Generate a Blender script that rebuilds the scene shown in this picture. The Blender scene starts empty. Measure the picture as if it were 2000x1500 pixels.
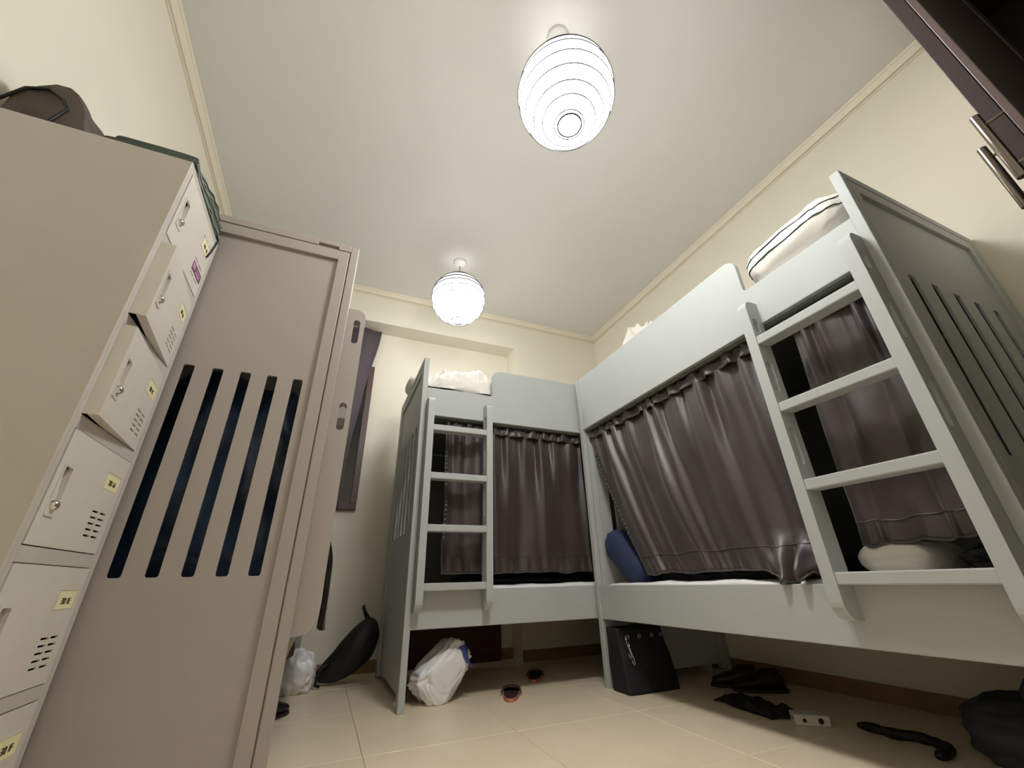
import bpy, bmesh, math, random
from mathutils import Vector, Matrix, noise
from mathutils.geometry import tessellate_polygon
random.seed(7)
PI = math.pi
C = bpy.context.scene.collection
SC = bpy.context.scene

# ------------------------------------------------------------------ camera, world, exposure
def rot_rows(yaw, pitch, roll):
    f = Vector((math.sin(yaw)*math.cos(pitch), math.cos(yaw)*math.cos(pitch), math.sin(pitch)))
    r = Vector((math.cos(yaw), -math.sin(yaw), 0))
    d = f.cross(r)
    return math.cos(roll)*r+math.sin(roll)*d, -math.sin(roll)*r+math.cos(roll)*d, f
cr, cd, cf = rot_rows(0.408186775, 0.44895996, 0.0258206939)
cam = bpy.data.cameras.new('camera')
cam.sensor_width = 36.0
cam.lens = 36.0*801.76/2000
cam.clip_start = 0.01
cam_ob = bpy.data.objects.new('camera', cam)
C.objects.link(cam_ob)
cam_ob.matrix_world = Matrix(((cr.x, -cd.x, -cf.x, 0), (cr.y, -cd.y, -cf.y, 0), (cr.z, -cd.z, -cf.z, 0.55), (0, 0, 0, 1)))
SC.camera = cam_ob
w = bpy.data.worlds.new('night'); SC.world = w
w.use_nodes = True
w.node_tree.nodes['Background'].inputs[0].default_value = (0.01, 0.012, 0.02, 1)
w.node_tree.nodes['Background'].inputs[1].default_value = 0.3
SC.view_settings.view_transform = 'Standard'
SC.view_settings.look = 'None'
SC.view_settings.gamma = 1
SC.view_settings.exposure = 1.0
try: SC.view_settings.use_curve_mapping = False
except Exception: pass
SC.cycles.max_bounces = 10
SC.cycles.diffuse_bounces = 7
SC.cycles.sample_clamp_indirect = 6
LAMP = 13.0            # strength of the paper lantern shades

# ------------------------------------------------------------------ helpers
def lin(r, g, b):
    return tuple(((c/255)/12.92 if c/255 <= 0.04045 else ((c/255+0.055)/1.055)**2.4) for c in (r, g, b))+(1,)
def mat(name, rgb, rough=0.5, metal=0.0, noise_amt=0.0, scale=8.0, bump=0.0, bscale=60.0, sheen=0.0, spec=0.5, trans=0.0, rgb2=None, aniso=None, coat=0.0):
    m = bpy.data.materials.new(name); m.use_nodes = True
    nt = m.node_tree; b = nt.nodes['Principled BSDF']
    b.inputs['Base Color'].default_value = lin(*rgb)
    b.inputs['Roughness'].default_value = rough
    b.inputs['Metallic'].default_value = metal
    b.inputs['Specular IOR Level'].default_value = spec
    if sheen: b.inputs['Sheen Weight'].default_value = sheen
    if coat: b.inputs['Coat Weight'].default_value = coat
    if trans: b.inputs['Transmission Weight'].default_value = trans
    tc = nt.nodes.new('ShaderNodeTexCoord')
    if noise_amt or rgb2:
        n = nt.nodes.new('ShaderNodeTexNoise'); n.inputs['Scale'].default_value = scale; n.inputs['Detail'].default_value = 6
        nt.links.new(tc.outputs['Object'], n.inputs['Vector'])
        r = nt.nodes.new('ShaderNodeValToRGB')
        c = lin(*rgb); c2 = lin(*rgb2) if rgb2 else tuple(x*(1-noise_amt) for x in c[:3])+(1,)
        r.color_ramp.elements[0].position = 0.3; r.color_ramp.elements[1].position = 0.7
        r.color_ramp.elements[0].color = c2; r.color_ramp.elements[1].color = c
        nt.links.new(n.outputs['Fac'], r.inputs['Fac']); nt.links.new(r.outputs['Color'], b.inputs['Base Color'])
    if bump:
        n2 = nt.nodes.new('ShaderNodeTexNoise'); n2.inputs['Scale'].default_value = bscale; n2.inputs['Detail'].default_value = 4
        nt.links.new(tc.outputs['Object'], n2.inputs['Vector'])
        bp = nt.nodes.new('ShaderNodeBump'); bp.inputs['Strength'].default_value = bump; bp.inputs['Distance'].default_value = 0.01
        nt.links.new(n2.outputs['Fac'], bp.inputs['Height']); nt.links.new(bp.outputs['Normal'], b.inputs['Normal'])
    return m

M = {}
M['wall'] = mat('wall_paint', (230, 225, 210), 0.75, noise_amt=0.03, scale=3, bump=0.05, bscale=180)
M['ceiling'] = mat('ceiling_paint', (220, 219, 216), 0.6, noise_amt=0.02, scale=2, bump=0.03, bscale=150)
M['trim'] = mat('moulding_paint', (226, 219, 200), 0.5)
M['base'] = mat('skirting_tile', (150, 120, 90), 0.4, noise_amt=0.15, scale=10)
M['tile'] = mat('beige_floor_tile', (238, 222, 196), 0.36, rgb2=(230, 213, 186), scale=5, bump=0.02, bscale=40)
M['grout'] = mat('grout', (208, 194, 168), 0.8)
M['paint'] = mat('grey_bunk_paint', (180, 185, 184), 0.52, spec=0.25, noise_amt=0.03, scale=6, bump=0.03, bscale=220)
M['paint_shaded'] = mat('shade_toned_bunk_paint', (164, 156, 150), 0.4, noise_amt=0.03, scale=6, bump=0.03, bscale=220)  # bunk paint with the darker, warmer tone of shaded faces put in
M['board'] = mat('berth_board', (120, 122, 114), 0.6, noise_amt=0.1)
M['curtain'] = mat('brown_satin', (54, 42, 42), 0.45, noise_amt=0.15, scale=9, sheen=0.2, spec=0.8, bump=0.04, bscale=35)
M['curtain_dark'] = mat('dark_purple_cloth', (70, 60, 66), 0.6, noise_amt=0.1, scale=10, sheen=0.2)
M['white'] = mat('white_cotton', (226, 222, 214), 0.85, noise_amt=0.04, scale=10, bump=0.12, bscale=40)
M['sheet'] = mat('white_sheet', (235, 235, 235), 0.8, bump=0.08, bscale=25)
M['navy'] = mat('navy_cotton', (48, 58, 92), 0.9, noise_amt=0.25, scale=40, bump=0.2, bscale=90)
M['piping'] = mat('navy_piping', (30, 32, 46), 0.7)
M['locker'] = mat('grey_locker_enamel', (190, 185, 178), 0.45, noise_amt=0.04, scale=12, bump=0.04, bscale=350)
M['locker_door'] = mat('lamplit_door_enamel', (208, 203, 194), 0.45, noise_amt=0.04, scale=12, bump=0.04, bscale=350)  # locker enamel made lighter: lamplight on the doors put into the colour
M['dark'] = mat('dark_cavity', (14, 13, 13), 0.9)
M['chrome'] = mat('chrome', (215, 215, 215), 0.12, 1.0)
M['steel'] = mat('brushed_nickel', (132, 124, 116), 0.25, 1.0, noise_amt=0.05, scale=60)
M['label'] = mat('yellowed_paper', (232, 226, 180), 0.8, noise_amt=0.06, scale=30)
M['ink'] = mat('black_ink', (38, 32, 22), 0.8)
M['purple'] = mat('purple_sticker', (120, 66, 100), 0.4, rgb2=(86, 48, 84), scale=60)
M['pink'] = mat('pink_sticker_print', (186, 140, 172), 0.5)
M['wood'] = mat('dark_wenge_wood', (40, 28, 28), 0.5, rgb2=(30, 21, 21), scale=14, bump=0.06, bscale=40)
M['wood_edge'] = mat('mauve_brown_edge_band', (100, 84, 84), 0.45, noise_amt=0.1)
M['pale'] = mat('light_bounce_pale', (228, 222, 208), 0.5)
M['wood_band'] = mat('dark_mauve_edge_band', (66, 51, 51), 0.5, noise_amt=0.1)
M['maroon'] = mat('maroon_panel', (74, 40, 34), 0.5, noise_amt=0.15, scale=6)
M['frame'] = mat('brown_window_frame', (84, 62, 60), 0.4, noise_amt=0.1)
M['glass'] = mat('night_glass', (12, 13, 18), 0.05, spec=0.7)
M['plastic'] = mat('white_plastic_film', (240, 240, 243), 0.3, noise_amt=0.05, scale=12, spec=0.6, bump=0.25, bscale=22)
M['blue'] = mat('blue_print_plastic', (66, 72, 140), 0.35)
M['black'] = mat('black_nylon', (20, 20, 23), 0.6, noise_amt=0.3, scale=20, bump=0.1)
M['tote'] = mat('black_tote_cloth', (24, 25, 31), 0.75, noise_amt=0.3, scale=16, bump=0.15, bscale=30)
M['bluegrey'] = mat('blue_grey_canvas', (64, 68, 78), 0.85, noise_amt=0.25, scale=12, bump=0.2, bscale=25)
M['bluefilm'] = mat('blue_black_plastic_film', (54, 82, 118), 0.3, rgb2=(8, 10, 15), scale=6, bump=0.6, bscale=9)
M['brown'] = mat('brown_shopping_bag', (84, 72, 66), 0.6, rgb2=(62, 54, 48), scale=9, bump=0.15, bscale=12)
M['green'] = mat('dark_green_canvas', (58, 68, 56), 0.7, noise_amt=0.3, scale=18, bump=0.15)
M['greentrim'] = mat('pale_binding', (150, 160, 148), 0.7)
M['kraft'] = mat('brown_kraft_paper', (120, 86, 56), 0.7)
M['rubber'] = mat('dark_brown_rubber', (52, 30, 27), 0.7, noise_amt=0.2)
M['salmon'] = mat('salmon_rubber_rim', (190, 120, 98), 0.6)
M['shoe'] = mat('dark_shoe_leather', (22, 19, 20), 0.5)
M['carton'] = mat('white_carton', (206, 202, 196), 0.6)
M['red'] = mat('red_clip', (190, 60, 70), 0.5)
M['black_metal'] = mat('lamp_wire', (26, 26, 26), 0.7)
M['cable'] = mat('grey_cable', (120, 118, 112), 0.5)
M['white_plastic'] = mat('white_lamp_plastic', (225, 225, 225), 0.35)

def emit_mat(name, strength, top_dim=True):
    m = bpy.data.materials.new(name); m.use_nodes = True
    nt = m.node_tree; b = nt.nodes['Principled BSDF']
    b.inputs['Base Color'].default_value = (0.8, 0.8, 0.78, 1); b.inputs['Roughness'].default_value = 0.8
    b.inputs['Emission Color'].default_value = (1.0, 0.992, 0.975, 1)
    if top_dim:
        tc = nt.nodes.new('ShaderNodeTexCoord'); sp = nt.nodes.new('ShaderNodeSeparateXYZ')
        mr = nt.nodes.new('ShaderNodeMapRange')
        mr.inputs['From Min'].default_value = -0.22; mr.inputs['From Max'].default_value = 0.065
        mr.inputs['To Min'].default_value = strength*2.9; mr.inputs['To Max'].default_value = strength*0.09
        nt.links.new(tc.outputs['Object'], sp.inputs[0]); nt.links.new(sp.outputs['Z'], mr.inputs['Value'])
        nt.links.new(mr.outputs['Result'], b.inputs['Emission Strength'])
    else:
        b.inputs['Emission Strength'].default_value = strength
    return m
LS = {'near': (emit_mat('glowing_paper', LAMP*1.2), emit_mat('lit_bulb', LAMP*1.3, False)), 'far': (emit_mat('glowing_paper_dimmer', LAMP*0.37), emit_mat('lit_bulb_dimmer', LAMP*0.4, False))}

def ident(p): return p
class MB:
    """collects shapes into one mesh; fn maps the shape's local coordinates to the world"""
    def __init__(self, fn=None):
        self.v = []; self.f = []; self.fn = fn or ident; self.mi = []; self.cur = 0
    def add(self, vs, fs):
        o = len(self.v)
        self.v += [self.fn(tuple(p)) for p in vs]
        for f in fs:
            self.f.append(tuple(o+i for i in f)); self.mi.append(self.cur)
        return self
    def box(self, x0, x1, y0, y1, z0, z1):
        vs = [(x, y, z) for x in (x0, x1) for y in (y0, y1) for z in (z0, z1)]
        return self.add(vs, [(0, 1, 3, 2), (4, 6, 7, 5), (0, 4, 5, 1), (2, 3, 7, 6), (0, 2, 6, 4), (1, 5, 7, 3)])
    def prism(self, loops, axis, t0, t1):
        """loops of 2D points (outer first, then holes) extruded along axis"""
        def p3(p, t):
            return {'x': (t, p[0], p[1]), 'y': (p[0], t, p[1]), 'z': (p[0], p[1], t)}[axis]
        flat = [p for l in loops for p in l]
        n = len(flat)
        tris = tessellate_polygon([[Vector((p[0], p[1], 0)) for p in l] for l in loops])
        vs = [p3(p, t0) for p in flat]+[p3(p, t1) for p in flat]
        fs = []
        if len(loops) == 1:
            fs += [tuple(range(n)), tuple(n+i for i in reversed(range(n)))]
        else:
            for a, b, c in tris:
                fs.append((a, b, c)); fs.append((n+c, n+b, n+a))
        o = 0
        for l in loops:
            k = len(l)
            for i in range(k):
                j = (i+1) % k
                fs.append((o+i, o+j, n+o+j, n+o+i))
            o += k
        return self.add(vs, fs)
    def tube(self, pts, r, seg=8, closed=False, cap=True):
        pts = [Vector(p) for p in pts]; n = len(pts); vs = []; fs = []
        up = Vector((0.31, 0.17, 0.93)).normalized(); prev = None
        for i in range(n):
            a = pts[(i-1) % n] if (i or closed) else pts[i]
            b = pts[(i+1) % n] if (i < n-1 or closed) else pts[i]
            t = (b-a)
            if t.length < 1e-9: t = Vector((0, 0, 1))
            t.normalize()
            if prev is None:
                s = t.cross(up)
                if s.length < 1e-3: s = t.cross(Vector((1, 0, 0)))
            else:
                s = prev-t*prev.dot(t)
            s.normalize(); prev = s; q = t.cross(s)
            rr = r[i] if isinstance(r, (list, tuple)) else r
            for k in range(seg):
                an = 2*PI*k/seg
                vs.append(tuple(pts[i]+(s*math.cos(an)+q*math.sin(an))*rr))
        for i in range(n if closed else n-1):
            j = (i+1) % n
            for k in range(seg):
                l = (k+1) % seg
                fs.append((i*seg+k, i*seg+l, j*seg+l, j*seg+k))
        if cap and not closed:
            fs.append(tuple(reversed(range(seg)))); fs.append(tuple((n-1)*seg+k for k in range(seg)))
        return self.add(vs, fs)
    def lathe(self, c, prof, seg=32, cap=False):
        vs = []; fs = []; n = len(prof)
        for r, z in prof:
            for k in range(seg):
                a = 2*PI*k/seg
                vs.append((c[0]+r*math.cos(a), c[1]+r*math.sin(a), c[2]+z))
        for i in range(n-1):
            for k in range(seg):
                l = (k+1) % seg
                fs.append((i*seg+k, i*seg+l, (i+1)*seg+l, (i+1)*seg+k))
        if cap:
            fs.append(tuple(range(seg))); fs.append(tuple((n-1)*seg+k for k in range(seg)))
        return self.add(vs, fs)
    def grid(self, fn, nu, nv, wrap=False):
        """fn(s, t) -> point, s and t in 0..1"""
        vs = [fn(i/(nu if wrap else nu-1), j/(nv-1)) for j in range(nv) for i in range(nu)]
        fs = []
        for j in range(nv-1):
            for i in range(nu if wrap else nu-1):
                k = (i+1) % nu
                fs.append((j*nu+i, j*nu+k, (j+1)*nu+k, (j+1)*nu+i))
        return self.add(vs, fs)

def link(name, mb, m, parent=None, bevel=0.0, smooth=False, solid=0.0, subsurf=0, seg=2, label=None, angle=40, origin=None):
    me = bpy.data.meshes.new(name)
    off = Vector(origin) if origin is not None else Vector((0, 0, 0))
    if parent is not None:
        q = parent; base = Vector((0, 0, 0))
        while q is not None: base += q.location; q = q.parent
        off = base
    bm = bmesh.new()
    vs = [bm.verts.new(Vector(v)-off) for v in mb.v]
    for f, k in zip(mb.f, mb.mi):
        try:
            fc = bm.faces.new([vs[i] for i in f]); fc.material_index = k; fc.smooth = smooth
        except ValueError: pass
    bmesh.ops.recalc_face_normals(bm, faces=bm.faces)
    bm.to_mesh(me); bm.free()
    o = bpy.data.objects.new(name, me); C.objects.link(o)
    for mm in (m if isinstance(m, list) else [m]): me.materials.append(mm)
    if parent is not None: o.parent = parent
    elif origin is not None: o.location = off
    if solid:
        s = o.modifiers.new('thick', 'SOLIDIFY'); s.thickness = solid; s.offset = 0
    if bevel:
        b = o.modifiers.new('bevel', 'BEVEL'); b.width = bevel; b.segments = seg; b.limit_method = 'ANGLE'; b.angle_limit = math.radians(angle)
    if subsurf:
        s = o.modifiers.new('sub', 'SUBSURF'); s.levels = subsurf; s.render_levels = subsurf
    if label: o['label'] = label
    return o
def struct(name, mb, m, parent=None, **k):
    o = link(name, mb, m, parent, **k)
    if parent is None: o['kind'] = 'structure'
    return o
def tag(o, label, cat, group=None):
    o['label'] = label; o['category'] = cat
    if group: o['group'] = group
    return o
def thing(name, label, cat, loc, group=None):
    o = bpy.data.objects.new(name, None); C.objects.link(o); o.location = loc; o.empty_display_size = 0.1
    return tag(o, label, cat, group)
def rrect(x0, x1, y0, y1, r, n=4):
    pts = []
    for cx, cy, a0 in ((x1-r, y1-r, 0), (x0+r, y1-r, 90), (x0+r, y0+r, 180), (x1-r, y0+r, 270)):
        for i in range(n+1):
            a = math.radians(a0+90*i/n); pts.append((cx+r*math.cos(a), cy+r*math.sin(a)))
    return pts
def nz(p, s=1.0, seed=0.0):
    return noise.noise(Vector((p[0]*s+seed, p[1]*s-seed*0.7, p[2]*s+seed*1.3)))
def smooth01(t):
    t = max(0, min(1, t)); return t*t*(3-2*t)

# ------------------------------------------------------------------ the room
XL, XR, YF, YB, ZC = -1.075, 2.525, -0.65, 3.40, 3.09
AX0, AX1, AY, AZ = -0.95, 1.503, 3.60, 2.752          # the alcove in the back wall
mb = MB(); mb.box(XL-0.1, XR+0.1, YF-0.1, AY+0.1, -0.06, -0.006)
floor = struct('floor', mb, M['grout'])
tiles = {}
gx = [0.23+0.6*k for k in range(-3, 5)]; gy = [1.36+0.6*k for k in range(-5, 5)]
for i, x in enumerate(gx):
    for j, y in enumerate(gy):
        a, b = max(x, XL)+0.001, min(x+0.6, XR)-0.001
        c, d = max(y, YF)+0.001, min(y+0.6, AY if a < AX1 else YB)-0.001
        if b-a < 0.02 or d-c < 0.02: continue
        key = (round(b-a, 3), round(d-c, 3))
        if key not in tiles:
            t = MB(); w2, d2 = (b-a)/2, (d-c)/2
            t.add([(-w2, -d2, -0.012), (w2, -d2, -0.012), (w2, d2, -0.012), (-w2, d2, -0.012),
                   (-w2, -d2, -0.0015), (w2, -d2, -0.0015), (w2, d2, -0.0015), (-w2, d2, -0.0015),
                   (-w2+.002, -d2+.002, 0), (w2-.002, -d2+.002, 0), (w2-.002, d2-.002, 0), (-w2+.002, d2-.002, 0)],
                  [(3, 2, 1, 0), (0, 1, 5, 4), (1, 2, 6, 5), (2, 3, 7, 6), (3, 0, 4, 7),
                   (4, 5, 9, 8), (5, 6, 10, 9), (6, 7, 11, 10), (7, 4, 8, 11), (8, 9, 10, 11)])
            o = link('floor_tile', t, M['tile'], floor); tiles[key] = o
        else:
            o = tiles[key].copy(); C.objects.link(o)
        o.location = ((a+b)/2, (c+d)/2, 0)
mb = MB(); mb.box(XL-0.1, XR+0.1, YF-0.1, AY+0.1, ZC, ZC+0.1); struct('ceiling', mb, M['ceiling'])
mb = MB(); mb.box(XL-0.1, XL, YF-0.1, AY+0.1, -0.006, ZC); struct('wall_left', mb, M['wall'])
mb = MB(); mb.box(XR, XR+0.1, YF-0.1, AY+0.1, -0.006, ZC); struct('wall_right', mb, M['wall'])
mb = MB(); mb.box(XL, XR, YF-0.1, YF, -0.006, ZC); struct('wall_front', mb, M['wall'])
mb = MB()
mb.box(XL, AX0, YB, AY+0.1, -0.006, ZC); mb.box(AX1, XR, YB, AY+0.1, -0.006, ZC)
mb.box(AX0, AX1, YB, AY+0.1, AZ, ZC); mb.box(AX0, AX1, AY, AY+0.1, -0.006, AZ)
struct('wall_back', mb, M['wall'])
# crown mouldings: an upper fascia and a thin lower lip
def crown(n, a, b, ax, side):
    mb = MB()
    prof = [(0, 0), (0, -0.060), (0.009, -0.060), (0.010, -0.052), (0.002, -0.051), (0.002, -0.043), (0.016, -0.042), (0.034, -0.012), (0.040, -0.010), (0.046, 0)]
    if ax == 'y':
        x = XL if side > 0 else XR
        mb.prism([[(x+side*p, ZC+q) for p, q in prof]], 'y', a, b)
    else:
        y = YB if side < 0 else YF
        mb.prism([[(y+side*p, ZC+q) for p, q in prof]], 'x', a, b)
    struct('trim_%d' % n, mb, M['trim'])
crown(1, YF, YB, 'y', 1); crown(2, YF, YB, 'y', -1); crown(3, XL, XR, 'x', -1); crown(4, XL, XR, 'x', 1)
mb = MB(); mb.box(XR-0.010, XR, YF, YB, 0, 0.075); struct('baseboard_right', mb, M['base'], bevel=0.002)
mb = MB(); mb.box(XL, XL+0.010, YF, YB, 0, 0.075); struct('baseboard_left', mb, M['base'], bevel=0.002)
mb = MB(); mb.box(AX1, XR-0.01, YB-0.010, YB, 0, 0.075); mb.box(AX0, AX1, AY-0.010, AY, 0, 0.075); struct('baseboard_back', mb, M['base'], bevel=0.002)

# window in the alcove: brown frame, dark night glass
mb = MB()
wx0, wx1, wz0, wz1 = -0.78, 0.168, 1.09, 2.37
for a, b, c, d in ((wx0, wx1, wz0, wz0+.05), (wx0, wx1, wz1-.05, wz1), (wx0, wx0+.05, wz0+.05, wz1-.05), (wx1-.05, wx1, wz0+.05, wz1-.05), (-0.34, -0.28, wz0+.05, wz1-.05)):
    mb.box(a, b, AY-0.035, AY, c, d)
win = struct('window_1', mb, M['frame'], bevel=0.004)
for a, b in ((wx0+.05, -0.34), (-0.28, wx1-.05)):
    mb = MB(); mb.box(a, b, AY-0.016, AY-0.008, wz0+.05, wz1-.05); link('window_pane', mb, M['glass'], win)

# ------------------------------------------------------------------ bunk beds
# local frame of a bunk: u along its length from the ladder end, v from the front face inward, z up
def f_right(p): return (1.566+p[1], 0.475+p[0], p[2])
def f_back(p): return (0.42+p[0], 2.432+p[1], p[2])
def f_left(p): return (-0.061-p[1], 1.55+p[0], p[2])
H = 1.922
T = 0.034
def end_panel(fn, root, u0, W, outward, slots, notch=False, paint='paint'):
    """outward -1: the framed face looks towards -u; +1: towards +u"""
    b = MB(fn)
    f0, f1 = u0, u0+T
    bt = 0.033
    b.box(f0, f1, 0, bt, 0, H); b.box(f0, f1, W-bt, W, 0, H)
    if notch:
        b.box(f0, f1, bt, 0.085, H-bt, H); b.box(f0, f1, 0.085, 0.165, H-bt+0.014, H); b.box(f0, f1, 0.165, W-bt, H-bt, H)
    else:
        b.box(f0, f1, bt, W-bt, H-bt, H)
    fr = link('end_frame', b, M[paint], root, bevel=0.003)
    g = 0.004; it = 0.042
    b = MB(fn); a0 = bt+g
    b.box(f0+.001, f1-.001, a0, a0+it, 0.02, H-bt-g); b.box(f0+.001, f1-.001, W-a0-it, W-a0, 0.02, H-bt-g)
    b.box(f0+.001, f1-.001, a0+it, W-a0-it, H-bt-g-0.05, H-bt-g)
    # a tongue behind the groove so that it reads as a groove and not as a gap
    b.box(f0+.012, f1-.012, bt-.002, a0+.002, 0.02, H-bt+.002); b.box(f0+.012, f1-.012, W-a0-.002, W-bt+.002, 0.02, H-bt+.002)
    b.box(f0+.012, f1-.012, bt, W-bt, H-bt-g-.001, H-bt+.013 if notch else H-bt+.002)
    link('frame_moulding', b, M[paint], fr, bevel=0.002)
    s0, s1 = a0+it, W-a0-it; zt = H-bt-g-0.05
    holes = [rrect(c-hw, c+hw, z0, z1, 0.007, 3) for c, hw, z0, z1 in slots]
    b = MB(fn)
    # local prism in (v, z), extruded along u
    b.prism([[(s0, 0.05), (s1, 0.05), (s1, zt), (s0, zt)]]+holes, 'x', f0+(0.014 if outward < 0 else 0.011), f1-(0.011 if outward < 0 else 0.014))
    link('slotted_panel', b, M[paint], root, bevel=0.0025)

def ladder(fn, root, us, vfront, slots, rz, zb=0.415, zt=1.618, tail=0.0, paint='paint'):
    """us: (left, right) inner/outer u ranges of the two stiles; vfront: how far the ladder stands out"""
    for k, (a, b) in enumerate(us):
        m = MB(fn)
        w_ = vfront
        prof = []
        # side outline in (v, z): front edge at v=-w_, back at v=0.008
        r = 0.038
        for i in range(7):
            an = PI/2*i/6; prof.append((-w_+r-r*math.sin(an), zt-r+r*math.cos(an)))
        rb = 0.060
        for i in range(7):
            an = PI/2*i/6; prof.append((-w_+rb-rb*math.cos(an), zb+tail+rb*0.9-rb*0.9*math.sin(an)))
        prof.append((0.007, zb)); prof.append((0.007, zt))
        vs = [rrect(-w_*0.5-0.004-hw, -w_*0.5-0.004+hw, z0, z1, hw*0.98, 5) for hw, z0, z1 in slots]
        m.prism([prof]+vs, 'x', a, b)
        link('ladder_stile', m, M[paint], root, bevel=0.003)
    (a0, a1), (b0, b1) = us
    for z in rz:
        m = MB(fn); m.box(a1-.001, b0+.001, -vfront+0.003, -0.004, z-0.037, z)
        link('ladder_rung', m, M[paint], root, bevel=0.004)

def bunk(name, label, fn, L, W, ladder_us, slots_near, slots_far, lslots, rungs, step, notch=False, vfront=0.071, guard_r=0.06, paint='paint'):
    p0 = fn((L/2, W/2, 0))
    root = thing(name, label, 'bunk bed', p0)
    end_panel(fn, root, 0, W, -1, slots_near, notch, paint)
    end_panel(fn, root, L-T, W, 1, slots_far, paint=paint)
    a, b = T, L-T
    m = MB(fn); m.box(a, b, 0.006, 0.031, 0.339, 0.519); link('lower_rail', m, M[paint], root, bevel=0.003)
    m = MB(fn)
    r = guard_r
    out = [(a, 1.519), (b, 1.519), (b, 1.912)]
    for i in range(9):
        an = PI/2*i/8; out.append((step+r-r*math.sin(an), 1.912-r+r*math.cos(an)))
    rr2 = 0.02
    for i in range(5):
        an = PI/2*i/4; out.append((step-rr2+rr2*math.cos(an), 1.710+rr2-rr2*math.sin(an)))
    out.append((a, 1.710))
    m.prism([out], 'y', 0.006, 0.031)
    link('upper_guard_rail', m, M[paint], root, bevel=0.003)
    for q in ((0.339, 0.519), (1.519, 1.71)):
        m = MB(fn); m.box(a, b, W-0.03, W-0.006, q[0], q[1]); link('wall_side_rail', m, M[paint], root, bevel=0.003)
    m = MB(fn); m.box(a, b, W-0.022, W-0.008, 0.519, 1.519); link('light_stop_board', m, M['board'], root, bevel=0.002)  # unseen board added to keep lamplight out of the lower berth
    m = MB(fn); m.box(a, b, 0.033, W-0.032, 0.40, 0.418); link('lower_berth_board', m, M['board'], root)
    m = MB(fn); m.box(a, b, 0.033, W-0.032, 1.535, 1.553); link('upper_berth_board', m, M['board'], root)
    m = MB(fn)
    for z in (1.523,):
        m.box(a, b, 0.033, 0.055, 1.512, 1.533)
    link('support_ledger', m, M['board'], root, bevel=0.002)
    ladder(fn, root, ladder_us, vfront, lslots, rungs, paint=paint)
    m = MB(fn); m.tube([(a, 0.075, 1.487), (b, 0.075, 1.487)], 0.007, 10)
    link('curtain_rod', m, M['chrome'], root, smooth=True, label='thin chrome curtain rod')
    return root

def mattress(fn, label, L, W, z0, z1, dv=0.036, seed=0):
    m = MB(fn)
    nx, ny = 60, 26
    a, b, c, d = T+0.012, L-T-0.012, dv, W-0.04
    def top(s, t):
        # a soft cushion wrapped in a sheet: cross-section goes round
        u = a+(b-a)*s
        ring = t*2*PI
        e = 0.16
        cx = abs(math.cos(ring))**e*(1 if math.cos(ring) > 0 else -1)
        cz = abs(math.sin(ring))**e*(1 if math.sin(ring) > 0 else -1)
        en = min(1, min(s, 1-s)*30+0.001)**0.3
        v = (c+d)/2+(d-c)/2*cx
        z = (z0+z1)/2+(z1-z0)/2*cz*en
        if cz > 0: z += 0.010*nz((u*6, v*6, seed), 1)*en+0.004*nz((u*25, v*18, seed+4), 1)
        return (u, v, z)
    m.grid(top, nx, 48)
    o = link('mattress', m, M['sheet'], None, smooth=True, origin=fn((L/2, W/2, z0)))
    return tag(o, label, 'mattress', None)

sl = lambda cs, hw, z0, z1: [(c, hw, z0, z1) for c in cs]
RUN = (1.434, 1.139, 0.848, 0.554)
W = 0.952
bunk('bunk_bed', 'pale grey bunk bed along the right wall, its ladder nearest the camera', f_right, 1.935, W,
     ((0.034, 0.076), (0.453, 0.495)), sl((0.165, 0.312, 0.459, 0.606, 0.753), 0.024, 0.835, 1.477), sl((0.19, 0.333, 0.476, 0.619, 0.762), 0.02, 0.835, 1.477),
     [(0.016, 1.46, 1.53), (0.014, 1.19, 1.325), (0.014, 0.905, 1.045)], RUN, 0.49)
bunk('bunk_bed', 'pale grey bunk bed along the back wall, ladder at its left end', f_back, 1.985, W-0.004,
     ((0.035, 0.075), (0.418, 0.458)), sl((0.20, 0.332, 0.464, 0.596, 0.728), 0.034, 0.835, 1.487), sl((0.19, 0.333, 0.476, 0.619, 0.762), 0.018, 0.835, 1.487),
     [(0.016, 1.46, 1.53), (0.013, 1.19, 1.325), (0.013, 0.905, 1.045)], RUN, 0.485)
bunk('bunk_bed', 'grey bunk bed on the left with shade toned into its paint, its slotted end panel behind the lockers', f_left, 1.835, 0.955,
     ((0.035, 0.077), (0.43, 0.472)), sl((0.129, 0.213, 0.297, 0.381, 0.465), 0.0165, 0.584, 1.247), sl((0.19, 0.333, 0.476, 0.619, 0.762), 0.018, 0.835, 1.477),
     [(0.013, 1.452, 1.565), (0.013, 1.075, 1.185)], RUN, 0.49, notch=True, paint='paint_shaded')

for fn, L, W_, where in ((f_right, 1.935, W, 'right-wall bunk'), (f_back, 1.985, W-0.004, 'back-wall bunk'), (f_left, 1.835, 0.955, 'left bunk behind the lockers')):
    mattress(fn, 'white-sheeted mattress on the lower berth of the '+where, L, W_, 0.420, 0.535, seed=len(where))
    mattress(fn, 'white-sheeted mattress on the upper berth of the '+where, L, W_, 1.555, 1.725, seed=len(where)+3)

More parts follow.
